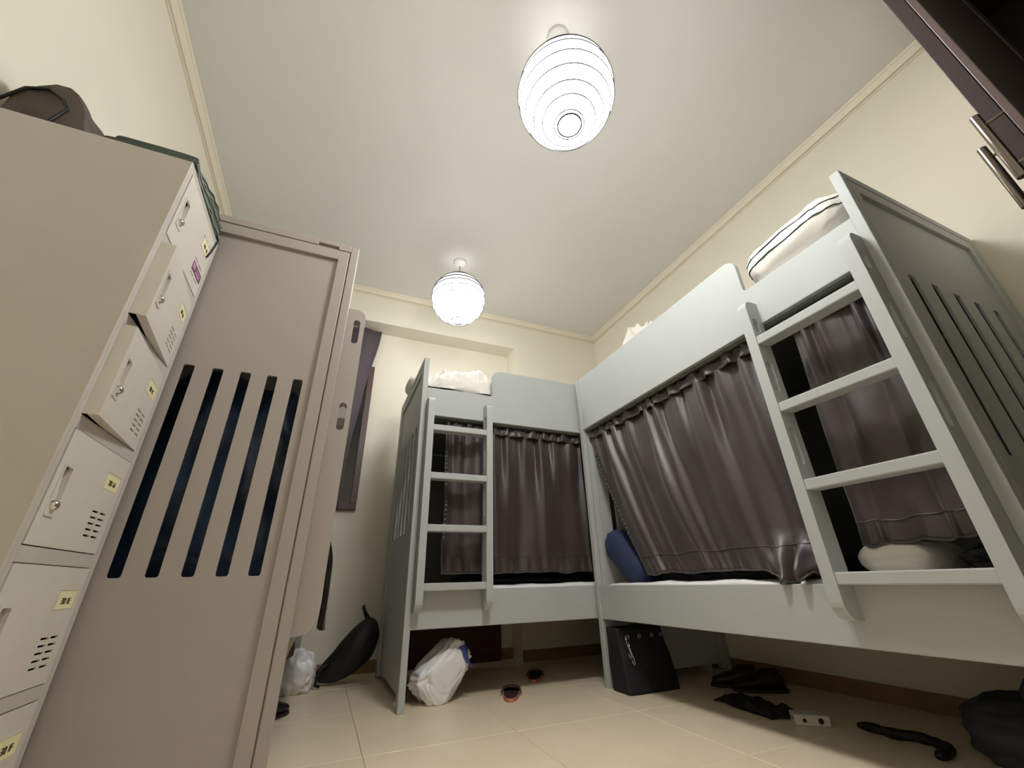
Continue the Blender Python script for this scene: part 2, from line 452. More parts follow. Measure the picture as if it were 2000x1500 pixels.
# ------------------------------------------------------------------ curtains
def curtain(fn, label, top_u, bot_u, ztop, zbot, v0, pleats, amp=0.02, seed=0, hem=0.09, name='bed_curtain', mat_=None, edge=None, header=True, vbot=0.0, floppy=None, skew=0.0):
    """top_u, bot_u: (start, end) along u at the rod and at the hem"""
    mt = mat_ or M['curtain']
    nu, nv = int(pleats*14)+30, 60
    def phase(s):
        return 2*PI*(pleats*s+0.75*nz((s*3.7, seed, 0))+0.32*nz((s*9, seed+3, 0)))
    def pt(s, t, dv=0.0):
        # t = 0 at the rod, 1 at the hem
        tt = t**1.4
        u0 = top_u[0]+(bot_u[0]-top_u[0])*tt; u1 = top_u[1]+(bot_u[1]-top_u[1])*tt
        ph = phase(s)
        ph2 = ph*0.31+2.6*nz((s*2.5, seed+5, t*0.7))
        am = 0.45+1.1*abs(nz((s*5.3, seed+17, 0)))
        a = amp*am*(1-0.72*smooth01(t*1.5))
        sharp = math.cos(ph)+0.45*(1-smooth01(t*1.8))*math.cos(2*ph+0.7+3*nz((s*4, seed, 3)))
        v = v0-a*sharp-amp*0.8*math.cos(ph2)*smooth01(t*2.0)*(1-0.45*smooth01((t-.6)*3))
        v += 0.016*nz((s*5, t*2.6, seed+9))*smooth01(t*3)
        u = u0+(u1-u0)*s+0.25*a*math.sin(ph)*(1-t)+0.012*nz((s*6, t*3, seed+2))*t
        z = ztop+(zbot-ztop)*t+0.012*nz((s*8, t*5, seed+1))*t
        if t > 0.86:                       # hem puckers
            v += 0.006*math.cos(ph*1.7+seed)*(t-0.86)/0.14
        v += vbot*smooth01((t-0.45)/0.5)
        if floppy:
            v, z = floppy(s, t, v, z)
        return (u, v+dv, z)
    b = MB(fn); b.grid(lambda s, t: pt(s, t), nu, nv)
    o = link(name, b, mt, None, smooth=True, solid=0.0025, origin=fn(((top_u[0]+top_u[1])/2, v0, ztop)))
    tag(o, label, 'curtain')
    if header:
        b = MB(fn)
        def hd(s, t):
            ph = phase(s)
            u = top_u[0]+(top_u[1]-top_u[0])*s+0.006*math.sin(ph*1.9)
            v = v0-0.020-0.009*math.cos(ph*1.3)-0.008*math.sin(ph*2.1+t*2)*(0.4+abs(t-0.5))
            z = ztop-0.012+0.052*(1-t)+0.007*math.sin(ph*2.6+seed)*(1-t)
            return (u, v, z)
        b.grid(hd, nu, 7)
        link('gathered_header', b, M['curtain'], o, smooth=True, solid=0.002)
    if hem:
        b = MB(fn); th = 1-hem/abs(ztop-zbot)
        b.tube([pt(i/80, th, -0.002) for i in range(81)], 0.0024, 5)
        link('hem_seam', b, mt, o, smooth=True)
        b = MB(fn); b.tube([pt(i/80, 1.0, 0) for i in range(81)], 0.004, 6)
        link('hem_edge', b, mt, o, smooth=True)
    if edge is not None:
        b = MB(fn)
        for k in range(22):
            t = 0.16+0.62*k/21
            p = pt(edge, t, -0.006)
            c = Vector(p)
            rr = 0.007+0.002*random.random()
            vs = []; fs = []
            for a in range(5):
                for c2 in range(8):
                    th_ = PI*a/4; p_ = 2*PI*c2/8
                    vs.append((c.x+rr*1.2*math.sin(th_)*math.cos(p_), c.y+rr*0.7*math.sin(th_)*math.sin(p_), c.z+rr*1.5*math.cos(th_)))
            for a in range(4):
                for c2 in range(8):
                    fs.append((a*8+c2, a*8+(c2+1) % 8, (a+1)*8+(c2+1) % 8, (a+1)*8+c2))
            b.add(vs, fs)
        link('ruched_edge', b, mt, o, smooth=True)
    return o
RY = 0.475
def drape_r(s, t, v, z):
    # the corner beside the ladder has slid out over the rail
    k = smooth01((0.30-s)/0.12)*smooth01((t-0.84)/0.16)
    v -= k*(0.070+0.035*nz((s*26, t*16, 2)))
    z -= 0.040*k-0.03*k*nz((s*24, t*14, 6))
    v += 0.030*k*math.cos(s*75+t*9)
    return v, z
curtain(f_right, 'brown satin curtain drawn across the right-wall lower berth, far of its ladder', (0.505, 1.89), (0.50, 1.515), 1.462, 0.572, 0.075, 10, 0.026, seed=3, edge=0.985, floppy=drape_r)
curtain(f_right, 'brown satin curtain hanging behind the right-wall bunk ladder', (0.045, 0.40), (0.045, 0.425), 1.462, 0.635, 0.085, 3.2, 0.016, seed=11, hem=0.07)
curtain(f_back, 'brown satin curtain of the back-wall lower berth', (0.185, 1.20), (0.195, 1.20), 1.462, 0.600, 0.075, 9, 0.022, seed=21, edge=0.01)
def left_flop(s, t, v, z):
    return v-0.165*smooth01((t-0.30)/0.45), z
curtain(f_left, 'brown satin curtain corner spilling over the left bunk rail', (0.75, 1.50), (0.95, 1.25), 1.462, 0.36, 0.075, 7, 0.016, seed=31, floppy=left_flop)
def f_win(p): return (p[0], p[1], p[2])
def win_curtain():
    b = MB()
    def pt(s, t):
        z = 2.742-1.655*t
        right = 0.186-0.075*smooth01(t/0.42)-0.045*smooth01((t-.35)/.45)-0.03*t
        left = -0.80
        u = left+(right-left)*s
        v = 3.535+0.012*math.cos(s*26)+0.02*smooth01((s-.9)*10)*math.sin(t*5)
        return (u, v, z)
    b.grid(pt, 70, 40)
    o = link('window_curtain', b, M['curtain_dark'], None, smooth=True, solid=0.003, origin=(-0.3, 3.535, 2.74))
    tag(o, 'dark purple-brown cloth hung over the window in the back alcove', 'curtain')
    m = MB(); m.lathe((0.105, 3.523, 2.724), [(0.001, -.008), (0.009, -.006), (0.009, .006), (0.001, .008)], 12)
    tag(link('curtain_clip', m, M['red'], None, smooth=True, origin=(0.105, 3.523, 2.724)), 'small red clip at the top corner of the dark window cloth', 'clip')
win_curtain()

# ------------------------------------------------------------------ paper lanterns
def lantern(c, label, seed, which):
    r = 0.22
    root = thing('pendant_lamp', label, 'lamp', c, 'round white paper lanterns under the ceiling')
    a0, a1 = math.asin(0.026/r), PI-math.asin(0.052/r)
    n = 36
    b = MB()
    levels = [a0+(a1-a0)*i/n for i in range(n+1)]
    rnd = random.Random(seed)
    ribs = []; z = 0.90
    a = a0+0.06
    while a < a1-0.05:
        ribs.append(a); a += 0.20+0.10*rnd.random()
    def rad(a):
        d = min([abs(a-q) for q in ribs])
        return r-0.0035+0.0035*math.exp(-(d/0.05)**2)
    b.lathe(c, [(rad(a)*math.sin(a), rad(a)*math.cos(a)) for a in levels], 48)
    link('paper_shade', b, LS[which][0], root, smooth=True)
    for a in ribs:
        tilt = 0.03*(rnd.random()-.5)
        b = MB()
        b.tube([(c[0]+(r+.001)*math.sin(a+tilt*math.cos(q))*math.cos(q), c[1]+(r+.001)*math.sin(a+tilt*math.cos(q))*math.sin(q), c[2]+(r+.001)*math.cos(a+tilt*math.cos(q))) for q in [2*PI*k/48 for k in range(48)]], 0.0036 if which == 'far' else 0.003, 5, closed=True)
        link('rib', b, M['black_metal'], root, smooth=True)
    for a, rr in ((a0, 0.026), (a1, 0.052)):
        b = MB(); b.tube([(c[0]+rr*math.cos(2*PI*k/32), c[1]+rr*math.sin(2*PI*k/32), c[2]+r*math.cos(a)) for k in range(32)], 0.0045, 6, closed=True)
        link('rim_ring', b, M['black_metal'], root, smooth=True)
    for q in (0.6, 0.6+PI):
        b = MB(); b.tube([(c[0]+(r-.006)*math.sin(a)*math.cos(q), c[1]+(r-.006)*math.sin(a)*math.sin(q), c[2]+(r-.006)*math.cos(a)) for a in [a0+(a1-a0)*i/24 for i in range(25)]], 0.0012, 5)
        link('expander_wire', b, M['black_metal'], root, smooth=True)
    b = MB(); b.tube([(c[0], c[1], c[2]+0.07), (c[0]+.002, c[1], c[2]+0.2), (c[0], c[1], ZC-0.03)], 0.0035, 8); link('cord', b, M['cable'], root, smooth=True)
    b = MB(); b.lathe((c[0], c[1], ZC), [(0.004, -.045), (0.012, -.042), (0.02, -.032), (0.048, -.026), (0.056, -.012), (0.057, 0)], 28); link('ceiling_rose', b, M['white_plastic'], root, smooth=True)
    b = MB(); b.lathe((c[0], c[1], c[2]), [(0.016, 0.07), (0.018, 0.03), (0.03, 0.005), (0.035, -.02), (0.028, -.045), (0.004, -.058)], 20); link('bulb', b, LS[which][1], root, smooth=True)
    return root
lantern((0.714, 0.936, 2.576), 'larger-looking round white paper lantern hanging nearest the camera', 4, 'near')
lantern((0.710, 2.722, 2.690), 'round white paper lantern hanging far, towards the back wall', 9, 'far')

# ------------------------------------------------------------------ steel locker
LX, LY0, LY1, LZ = -0.565, 1.165, 1.546, 1.757
lk = thing('locker', 'tall grey steel locker of six stacked doors, left beside the bunk', 'locker', (-0.81, 1.355, 0))
k_ = 0.565/0.57
def zz(z): return 0.55+(z-0.55)*k_
tops = [1.742, 1.458, 1.174, 0.890, 0.607, 0.325]
b = MB()
XB = -1.06
b.box(XB, LX, LY0, LY0+0.012, 0, LZ); b.box(XB, LX, LY1-0.012, LY1, 0, LZ)
b.box(XB, XB+0.012, LY0+.012, LY1-.012, 0, LZ)
b.box(XB+.012, LX, LY0+.012, LY1-.012, LZ-0.012, LZ)
dy0, dy1 = 1.194, 1.514
b.box(LX-0.02, LX, LY0+.012, dy0-.002, 0, LZ-.012); b.box(LX-0.02, LX, dy1+.002, LY1-.012, 0, LZ-.012)
for i, t in enumerate(tops):
    zt = zz(t); zb = zz(t-0.247)
    nxt = zz(tops[i+1]) if i < 5 else 0.03
    b.box(LX-0.02, LX, dy0-.002, dy1+.002, nxt+0.002 if i < 5 else 0.0, zb-0.002)
    b.box(XB+.012, LX-0.02, LY0+.012, LY1-.012, zb-0.02, zb-0.012)
b.box(LX-0.02, LX, dy0-.002, dy1+.002, zz(tops[0])+.002, LZ-.012)
link('locker_body', b, M['locker'], lk, bevel=0.0015)
SEG = {'0': 'abcdef', '1': 'bc', '3': 'abcdg', 'A': 'abcefg', 'B': 'cdefg', 'C': 'adef', 'D': 'bcdeg', 'E': 'adefg', 'F': 'aefg'}
def put_text(mb, txt, y0, zc, hgt, x):
    cw = hgt*0.62; gap = hgt*0.22; st = hgt*0.17
    for ch in txt:
        a, b_ = y0, y0+cw; t, m_, l = zc+hgt/2, zc, zc-hgt/2
        rects = {'a': (a, b_, t-st, t), 'g': (a, b_, m_-st/2, m_+st/2), 'd': (a, b_, l, l+st), 'f': (a, a+st, m_, t), 'b': (b_-st, b_, m_, t), 'e': (a, a+st, l, m_), 'c': (b_-st, b_, l, m_)}
        for s_ in SEG[ch]:
            r = rects[s_]; mb.box(x-.0006, x+.0006, r[0], r[1], r[2], r[3])
        y0 += cw+gap
open_ang = [0.0, 0.105, 0.085, 0, 0, 0]
for i, t in enumerate(tops):
    zt, zb = zz(t), zz(t-0.247)
    ang = open_ang[i]
    def swing(p, ang=ang):
        # hinge at the far edge (y = dy1); the near edge swings out towards +x
        dx, dy = p[0]-LX, p[1]-dy1
        ca, sa = math.cos(ang), math.sin(ang)
        return (LX+dx*ca-dy*sa, dy1+dx*sa+dy*ca, p[2])
    cup = rrect(1.218, 1.248, zt-0.172, zt-0.080, 0.004, 2)
    slits = []
    for col in (1.411, 1.453):
        for rw in range(5):
            zc = zt-0.149-0.0145*rw
            slits.append([(col, zc-.0024), (col+.033, zc-.0024), (col+.033, zc+.0024), (col, zc+.0024)])
    b = MB(swing)
    b.prism([[(dy0, zb), (dy1, zb), (dy1, zt), (dy0, zt)], cup]+slits, 'x', LX-0.0025, LX+0.0015)
    # folded returns round the edge of the door
    b.box(LX-0.046, LX-0.0025, dy0, dy0+.002, zb, zt); b.box(LX-0.020, LX-0.0025, dy0+.002, dy1, zb, zb+.002); b.box(LX-0.020, LX-0.0025, dy0+.002, dy1, zt-.002, zt)
    d = link('locker_door', b, M['locker_door'], lk)
    b = MB(swing)
    b.box(LX-0.016, LX-0.0135, dy0+.004, dy1-.004, zb+.004, zt-.004)
    link('slit_shade_sheet', b, M['dark'], d)  # dark sheet put behind the slits as the shade inside
    b = MB(swing)      # recessed handle with its rim
    b.prism([rrect(1.213, 1.253, zt-0.187, zt-0.072, 0.004, 2), cup], 'x', LX+0.0015, LX+0.0035)
    b.box(LX-0.0125, LX-0.0025, 1.218, 1.2192, zt-.172, zt-.080); b.box(LX-0.0125, LX-0.0025, 1.2468, 1.248, zt-.172, zt-.080)
    b.add([(LX-.012, 1.2192, zt-.080), (LX-.012, 1.2468, zt-.080), (LX-.0005, 1.2468, zt-.172), (LX-.0005, 1.2192, zt-.172)], [(0, 1, 2, 3)])
    link('recessed_handle', b, M['locker_door'], d)
    b = MB(swing)
    cx, cy, cz = LX, 1.233, zt-0.164
    for k in range(7):
        pass
    prof = [(0.0, .011), (0.006, .0108), (0.009, .009), (0.0105, .005), (0.0115, 0.0)]
    vs = []; fs = []
    for r_, h in prof:
        for k in range(18):
            a = 2*PI*k/18; vs.append((cx+0.001+h, cy+r_*math.cos(a), cz+r_*math.sin(a)))
    for j in range(4):
        for k in range(18):
            fs.append((j*18+k, j*18+(k+1) % 18, (j+1)*18+(k+1) % 18, (j+1)*18+k))
    b.add(vs, fs)
    link('lock', b, M['chrome'], d, smooth=True, label='round chrome cam lock')
    b = MB(swing)
    ty0, ty1 = 1.415, 1.492
    b.box(LX+.0015, LX+.0024, ty0, ty1, zt-.090, zt-.050)
    tg = link('number_tag', b, M['label'], d, label='yellowed paper number tag')
    b = MB(swing); put_text(b, '301'+'ABCDEF'[i], ty0+.018, zt-.073, 0.0128, LX+.0026)
    link('tag_lettering', b, M['ink'], d)
    b = MB(swing); b.box(LX+.0015, LX+.0035, ty0-.004, ty1+.004, zt-.0500, zt-.0455); b.box(LX+.0015, LX+.0030, ty0-.004, ty0, zt-.0935, zt-.0500)
    link('tag_holder', b, M['locker_door'], d)
    if i == 0:
        b = MB(swing); b.box(LX+.0016, LX+.0022, 1.410, 1.506, zt-.196, zt-.163)
        link('sticker', b, M['purple'], d, label='small purple printed sticker')
        b = MB(swing); b.box(LX+.0022, LX+.0026, 1.414, 1.436, zt-.188, zt-.168); b.box(LX+.0022, LX+.0026, 1.444, 1.500, zt-.1755, zt-.171); b.box(LX+.0022, LX+.0026, 1.448, 1.490, zt-.190, zt-.181)
        link('sticker_print', b, M['pink'], d)

# things on top of the locker
def soft_bag(name, label, cat, m, cx, cy, zb, outline, depth, seed, wr=0.012, label_group=None, taper=0.75):
    """a slumped bag: outline of (x, z) points, given thickness in y that swells in the middle"""
    n = len(outline); rings = 16
    b = MB()
    cxo = sum(p[0] for p in outline)/n; czo = sum(p[1] for p in outline)/n
    vs = []; fs = []
    for j in range(rings+1):
        f = j/rings*2-1
        sc = (1-abs(f)**3)*(1-taper)+taper if abs(f) < 1 else taper
        for i in range(n):
            x = cxo+(outline[i][0]-cxo)*sc; z = zb+max(0, (czo+(outline[i][1]-czo)*sc))
            if outline[i][1] <= 0.0001: z = zb
            y = cy+f*depth/2
            d = wr*nz((x*12, y*12, z*12+seed))
            vs.append((x+d, y+d*0.5, max(zb, z+d if outline[i][1] > 0.0001 else z)))
        if j:
            for i in range(n):
                k = (i+1) % n
                fs.append(((j-1)*n+i, (j-1)*n+k, j*n+k, j*n+i))
    fs.append(tuple(range(n))); fs.append(tuple(rings*n+i for i in range(n)))
    b.add(vs, fs)
    return b
def dense(pts, k=5):
    out = []
    for i in range(len(pts)):
        a, c = pts[i], pts[(i+1) % len(pts)]
        for j in range(k):
            out.append((a[0]+(c[0]-a[0])*j/k, a[1]+(c[1]-a[1])*j/k))
    return out
ob = dense([(-1.05, 0), (-1.052, 0.085), (-1.0, 0.158), (-0.965, 0.192), (-0.925, 0.196), (-0.90, 0.178), (-0.862, 0.10), (-0.818, 0.0)], 4)
b = soft_bag('shopping_bag', '', '', None, -0.94, 1.32, LZ, ob, 0.26, 3, taper=0.9)
bag = link('shopping_bag', b, M['brown'], None, smooth=True, bevel=0.004, origin=(-0.94, 1.32, LZ))
tag(bag, 'slumped brown shopping bag on top of the grey locker, near the wall', 'bag')
b = MB(); b.tube([(-1.045, 1.192, LZ+.06), (-1.01, 1.188, LZ+.128), (-0.965, 1.186, LZ+.150), (-0.925, 1.188, LZ+.125), (-0.905, 1.188, LZ+.09), (-0.92, 1.186, LZ+.03), (-0.925, 1.187, LZ+.004)], 0.0045, 6)
link('bag_binding', b, M['shoe'], bag, smooth=True)
# folded green carrier: layered folds, seen edge-on from the room side
gb = thing('folded_bag', 'folded dark green woven bag with pale binding on the locker top edge', 'bag', (-0.68, 1.35, LZ))
def fold(x0, x1, y0, y1, k, h, seed):
    b = MB()
    def zc(x, t):
        return LZ+k*(0.027+0.016*smooth01(t))+0.006*nz((x*9, t*4, seed))+0.004*math.sin(t*5+seed)
    def pt(s, t):
        a = s*2*PI
        ca, sa = math.cos(a), math.sin(a)
        x = (x0+x1)/2+(x1-x0)/2*abs(ca)**0.35*(1 if ca > 0 else -1)+0.008*nz((t*6, seed, 1))
        y = y0+(y1-y0)*t
        hh = h*(0.95+0.35*smooth01(t))
        return (x, y, max(LZ+0.0005, zc(x, t)+hh/2+hh/2*abs(sa)**0.5*(1 if sa > 0 else -1)))
    b.grid(pt, 40, 18, wrap=True)
    n = 40
    b.f.append(tuple(range(n))); b.mi.append(0)
    b.f.append(tuple(17*n+i for i in range(n))); b.mi.append(0)
    e = MB()
    for dz in (0.12, 0.88):
        e.tube([(x1+.0015+0.008*nz((t/16*6, seed, 1)), y0+(y1-y0)*t/16, zc(x1, t/16)+h*(0.45+0.75*smooth01(t/16))*dz) for t in range(17)], 0.0024, 6)
    return b, e
for i, (x0, x1, y0, y1, k, h) in enumerate(((-0.80, -0.573, 1.185, 1.532, 0, 0.034), (-0.785, -0.572, 1.20, 1.538, 1, 0.034), (-0.77, -0.582, 1.24, 1.540, 2.05, 0.034))):
    fb, fe = fold(x0, x1, y0, y1, k, h, i*2.3)
    link('fold', fb, M['green'], gb, smooth=True)
    link('binding', fe, M['greentrim'], gb, smooth=True)
b = MB(); b.tube([(-0.575, 1.515, LZ+.03), (-0.560, 1.522, LZ+.004), (-0.5595, 1.512, LZ-.03), (-0.5590, 1.495, LZ-.075), (-0.559, 1.478, LZ-.115)], 0.0035, 6)
link('strap', b, M['black'], gb, smooth=True, label='thin black strap hanging over the edge')

# ------------------------------------------------------------------ bluish film heap seen through the slots of the left bunk
def blob(fn_r, c, rad, seed, nu=48, nv=28, flat=None, amp=0.12, sc=4.0, ridge=0.0, e=1.0):
    b = MB()
    def pt(s, t):
        th = PI*(0.0005+0.999*t); ph = 2*PI*s
        d = Vector((math.sin(th)*math.cos(ph), math.sin(th)*math.sin(ph), math.cos(th)))
        if e != 1.0:
            d = Vector(tuple((abs(x)**e)*(1 if x > 0 else -1) for x in d))
        k = 1+amp*nz(d, sc*0.5, seed)+amp*0.5*nz(d, sc, seed+7)
        if ridge:
            q = abs(nz(d, sc*0.9, seed+3)); k += ridge*(0.5-q*2.2)+ridge*0.5*(0.4-abs(nz(d, sc*2.1, seed+5))*2)
        if fn_r: k *= fn_r(d)
        p = Vector((c[0]+rad[0]*d.x*k, c[1]+rad[1]*d.y*k, c[2]+rad[2]*d.z*k))
        if flat is not None and p.z < flat: p.z = flat
        return tuple(p)
    b.grid(pt, nu, nv, wrap=True)
    return b
b = blob(None, (-0.40, 1.86, 0.89), (0.36, 0.19, 0.40), 2.0, flat=0.552, amp=0.12, sc=3, ridge=0.10, nu=56, nv=36, e=0.7)
tag(link('plastic_bundle', b, M['bluefilm'], None, smooth=True, origin=(-0.42, 1.90, 0.54)), 'dark blue plastic bundle behind the slots of the left bunk', 'bundle')

# ------------------------------------------------------------------ pillows and bedding
def pillow(name, label, m, c, ax, half, seed, rotm=None, piping=True, group=None):
    """ax: half sizes (length, width, thickness) in its own frame, turned by rotm"""
    R = rotm or Matrix.Identity(3)
    def shape(s, t, grow=0.0):
        a = s*2*PI
        k = t                                     # -1 bottom .. 1 top
        ca, sa = math.cos(a), math.sin(a)
        ex = 0.42
        x = abs(ca)**ex*(1 if ca > 0 else -1); y = abs(sa)**ex*(1 if sa > 0 else -1)
        f = max(0.0, 1-abs(k)**2.6)**0.55
        corner = 1-0.05*(abs(x*y))**2
        wr = 0.035*nz((x*3, y*3, k*2+seed))+0.022*nz((x*9, y*9, k*3+seed))+0.012*nz((x*19, y*19, k*5+seed))
        px, py = half[0]*x*(0.62+0.38*f)*corner*(1+wr), half[1]*y*(0.60+0.40*f)*corner*(1+wr)
        pz = half[2]*k*(1+0.22*nz((x*2.3, y*2.3, seed+3)))
        p = R @ Vector((px*(1+grow), py*(1+grow), pz))
        return (c[0]+p.x, c[1]+p.y, c[2]+p.z)
    b = MB()
    nv = 26; nu = 64
    b.grid(lambda s, t: shape(s, math.sin((t*2-1)*PI/2)*0.999), nu, nv, wrap=True)
    o = len(b.v)-nu*nv
    b.f.append(tuple(o+i for i in range(nu))); b.mi.append(0)
    b.f.append(tuple(o+(nv-1)*nu+i for i in range(nu))); b.mi.append(0)
    ob = link(name, b, m, None, smooth=True, origin=c)
    tag(ob, label, 'pillow', group)
    if piping:
        for k in (-0.22, 0.22):
            b = MB(); b.tube([shape(i/90, k, 0.006) for i in range(90)], 0.0026, 6, closed=True)
            link('piping', b, M['piping'], ob, smooth=True, label='navy piping')
    return ob
def rotxyz(a, b_, c_): return (Matrix.Rotation(c_, 3, 'Z') @ Matrix.Rotation(b_, 3, 'Y') @ Matrix.Rotation(a, 3, 'X'))
pillow('pillow', 'white pillow with navy piping on the upper berth of the right-wall bunk', M['white'], (1.80, 0.745, 1.842), None, (0.20, 0.235, 0.088), 2.0, rotxyz(math.radians(-4), math.radians(4), 0))
pillow('pillow', 'white pillow with a corner poking over the back-wall bunk end panel', M['white'], (0.655, 3.03, 1.900), None, (0.275, 0.17, 0.055), 6.0, rotxyz(0, 0.36, 0.05), piping=False)
pillow('pillow', 'navy blue pillow leaning at the far end of the right-wall lower berth', M['navy'], (1.735, 2.215, 0.672), None, (0.115, 0.20, 0.085), 9.0, rotxyz(math.radians(42), 0.0, 0), piping=False)
pillow('pillow', 'white pillow peeping out behind the right-wall bunk ladder', M['white'], (1.79, 0.845, 0.590), None, (0.15, 0.105, 0.046), 12.0, None, piping=False)

def duvet(name, label, c, half, h, seed, m, z0):
    """a crumpled quilt thrown on a mattress: height field closed underneath"""
    b = MB(); nx, ny = 84, 70
    def pt(s, t):
        x, y = s*2-1, t*2-1
        rr = (abs(x)**2.6+abs(y)**2.6)**(1/2.6)
        base = max(0, 1-rr**3)**0.6
        q = Vector((x*1.6+seed, y*1.6, seed))
        wv = nz((x, y, seed), 1.7)*1.6
        ridge = 1-abs(math.sin(3.3*x+2.3*y+wv*2.4+seed))
        ridge2 = 1-abs(math.sin(5.2*x-4.1*y+wv*3.1))
        z = base*(0.66+0.26*nz((x, y, seed+2), 1.4)+0.13*ridge**1.3+0.05*ridge2+0.07*nz((x, y, seed), 7)+0.05*nz((x, y, seed+4), 14))
        e = 0.06*nz((x, y, seed+9), 2.5)
        return (c[0]+half[0]*x*(1+e), c[1]+half[1]*y*(1-e), z0+0.002+h*max(0, z))
    b.grid(pt, nx, ny)
    n = nx*ny
    o = len(b.v)-n
    per = [i for i in range(nx)]+[j*nx+nx-1 for j in range(1, ny)]+[(ny-1)*nx+i for i in range(nx-2, -1, -1)]+[j*nx for j in range(ny-2, 0, -1)]
    b.f.append(tuple(o+i for i in per)); b.mi.append(0)
    ob = link(name, b, m, None, smooth=True, origin=(c[0], c[1], z0))
    return tag(ob, label, 'bedding')
duvet('duvet', 'rumpled white quilt heaped on the upper berth of the back-wall bunk', (0.735, 2.66), (0.272, 0.19), 0.30, 1.3, M['white'], 1.733)
duvet('duvet', 'white quilt heaped above the tall guard of the right-wall bunk', (1.93, 1.95), (0.28, 0.34), 0.53, 4.4, M['white'], 1.733)
b = blob(None, (1.80, 0.62, 0.575), (0.14, 0.085, 0.045), 5.0, flat=0.549, amp=0.2, sc=4, ridge=0.15)
tag(link('crumpled_cloth', b, M['black'], None, smooth=True, origin=(1.80, 0.62, 0.54)), 'dark crumpled cloth beside the white pillow behind the ladder', 'cloth')

def shade_heap(label, x0, x1, y0, y1, z0, h, seed):  # dark heap added to stand for the shade in a berth gap
    b = MB()
    def pt(s, t):
        x = x0+(x1-x0)*s; y = y0+(y1-y0)*t
        ed = min(1, min(s, 1-s)*12, min(t, 1-t)*7)
        return (x, y, z0+0.001+h*ed**0.6*(0.8+0.35*nz((x*6, y*6, seed))+0.2*nz((x*17, y*15, seed+2))))
    b.grid(pt, 60, 40)
    n = 60; per = [i for i in range(n)]+[j*n+n-1 for j in range(1, 40)]+[39*n+i for i in range(n-2, -1, -1)]+[j*n for j in range(38, 0, -1)]
    b.f.append(tuple(per)); b.mi.append(0)
    tag(link('shade_heap', b, M['black'], None, smooth=True, origin=((x0+x1)/2, (y0+y1)/2, z0)), label, 'shade_heap')
shade_heap('black heap added as the shade under the curtain hem of the back-wall lower berth', 0.86, 1.72, 2.62, 3.26, 0.549, 0.075, 3)
shade_heap('black heap added as the shade under the curtain hem of the right-wall lower berth', 1.72, 2.40, 1.08, 1.93, 0.549, 0.07, 8)

# ------------------------------------------------------------------ dark wardrobe with two open doors, near right
wd = thing('wardrobe', 'dark brown wardrobe at right with two doors standing open', 'wardrobe', (2.2, -0.35, 0))
b = MB()
WX0, WX1, WY0, WY1, WZ = 1.92, 2.505, -0.58, 0.150, 2.90
b.box(WX0, WX1, WY1-0.02, WY1, 0, WZ); b.box(WX0, WX1, WY0, WY0+0.02, 0, WZ); b.box(WX1-0.012, WX1, WY0+.02, WY1-.02, 0, WZ)
b.box(WX0, WX1-.012, WY0+.02, WY1-.02, WZ-0.02, WZ); b.box(WX0, WX1-.012, WY0+.02, WY1-.02, 0, 0.08); b.box(WX0+.02, WX1-.012, WY0+.02, WY1-.02, 1.70, 1.72)
link('carcass', b, M['wood'], wd, bevel=0.002)
b = MB(); b.box(WX0, WX1, WY1, WY1+0.006, 0, WZ); link('bounce_panel', b, M['pale'], wd, label='unseen pale panel added on the wardrobe side to bounce light')  # added out of view, pale to bounce lamplight onto the right bunk
def leaf(hinge, free, th, hx, bar_off, band):
    """an opened door from hinge to free edge, (x, y); its outer face and handle look towards +y"""
    h = Vector((hinge[0], hinge[1], 0)); f = Vector((free[0], free[1], 0))
    d = (f-h); L = d.length; d.normalize(); n = Vector((-d.y, d.x, 0))
    if n.y < 0: n = -n
    def fn(p):            # p: (along from the free edge, outwards, z)
        q = f-d*p[0]+n*p[1]; return (q.x, q.y, p[2])
    b = MB(fn); fw = 0.075
    z0, z1 = 0.09, 2.88
    b.box(0.004, fw, -th, 0, z0, z1); b.box(L-fw, L, -th, 0, z0, z1); b.box(fw, L-fw, -th, 0, z0, z0+fw); b.box(fw, L-fw, -th, 0, z1-fw, z1); b.box(fw, L-fw, -th, 0, 1.15, 1.15+fw)
    dr = link('wardrobe_door', b, M['wood'], wd, bevel=0.003)
    b = MB(fn); b.box(fw, L-fw, -th*0.62, -th*0.3, z0+fw, 1.15); b.box(fw, L-fw, -th*0.62, -th*0.3, 1.15+fw, z1-fw); link('door_panel', b, M['wood'], dr)
    b = MB(fn); b.box(0.0, 0.004, -th, 0, z0, z1); link('edge_band', b, M[band], dr, bevel=0.0015)
    za, zb_ = hx
    b = MB(fn); b.tube([(0.012, bar_off, za), (0.012, bar_off, zb_)], 0.0085, 18)
    for z in (za-0.034, zb_+0.034):
        b.tube([(0.012, -0.001, z), (0.012, bar_off, z)], 0.0035, 10)
    link('bar_handle', b, M['steel'], dr, smooth=True, bevel=0.001, label='brushed metal bar handle', angle=60)
leaf((1.915, 0.036), (1.18, 0.080), 0.013, (1.462, 1.268), 0.037, 'wood_edge')
leaf((1.915, 0.130), (1.30, 0.119), 0.030, (1.462, 1.268), 0.030, 'wood_band')

# ------------------------------------------------------------------ floor clutter
# maroon panel in the alcove under the back bunk
b = MB(); b.box(0.46, 1.386, 3.552, 3.582, 0.0, 0.32); b.box(0.46, 1.386, 3.546, 3.552, 0.0, 0.04); b.box(0.46, 1.386, 3.546, 3.552, 0.27, 0.32); b.box(1.336, 1.386, 3.546, 3.552, 0.04, 0.27)
tag(link('wooden_panel', b, M['maroon'], None, bevel=0.002, origin=(0.92, 3.57, 0)), 'dark maroon wooden panel standing against the alcove wall under the back bunk', 'panel')

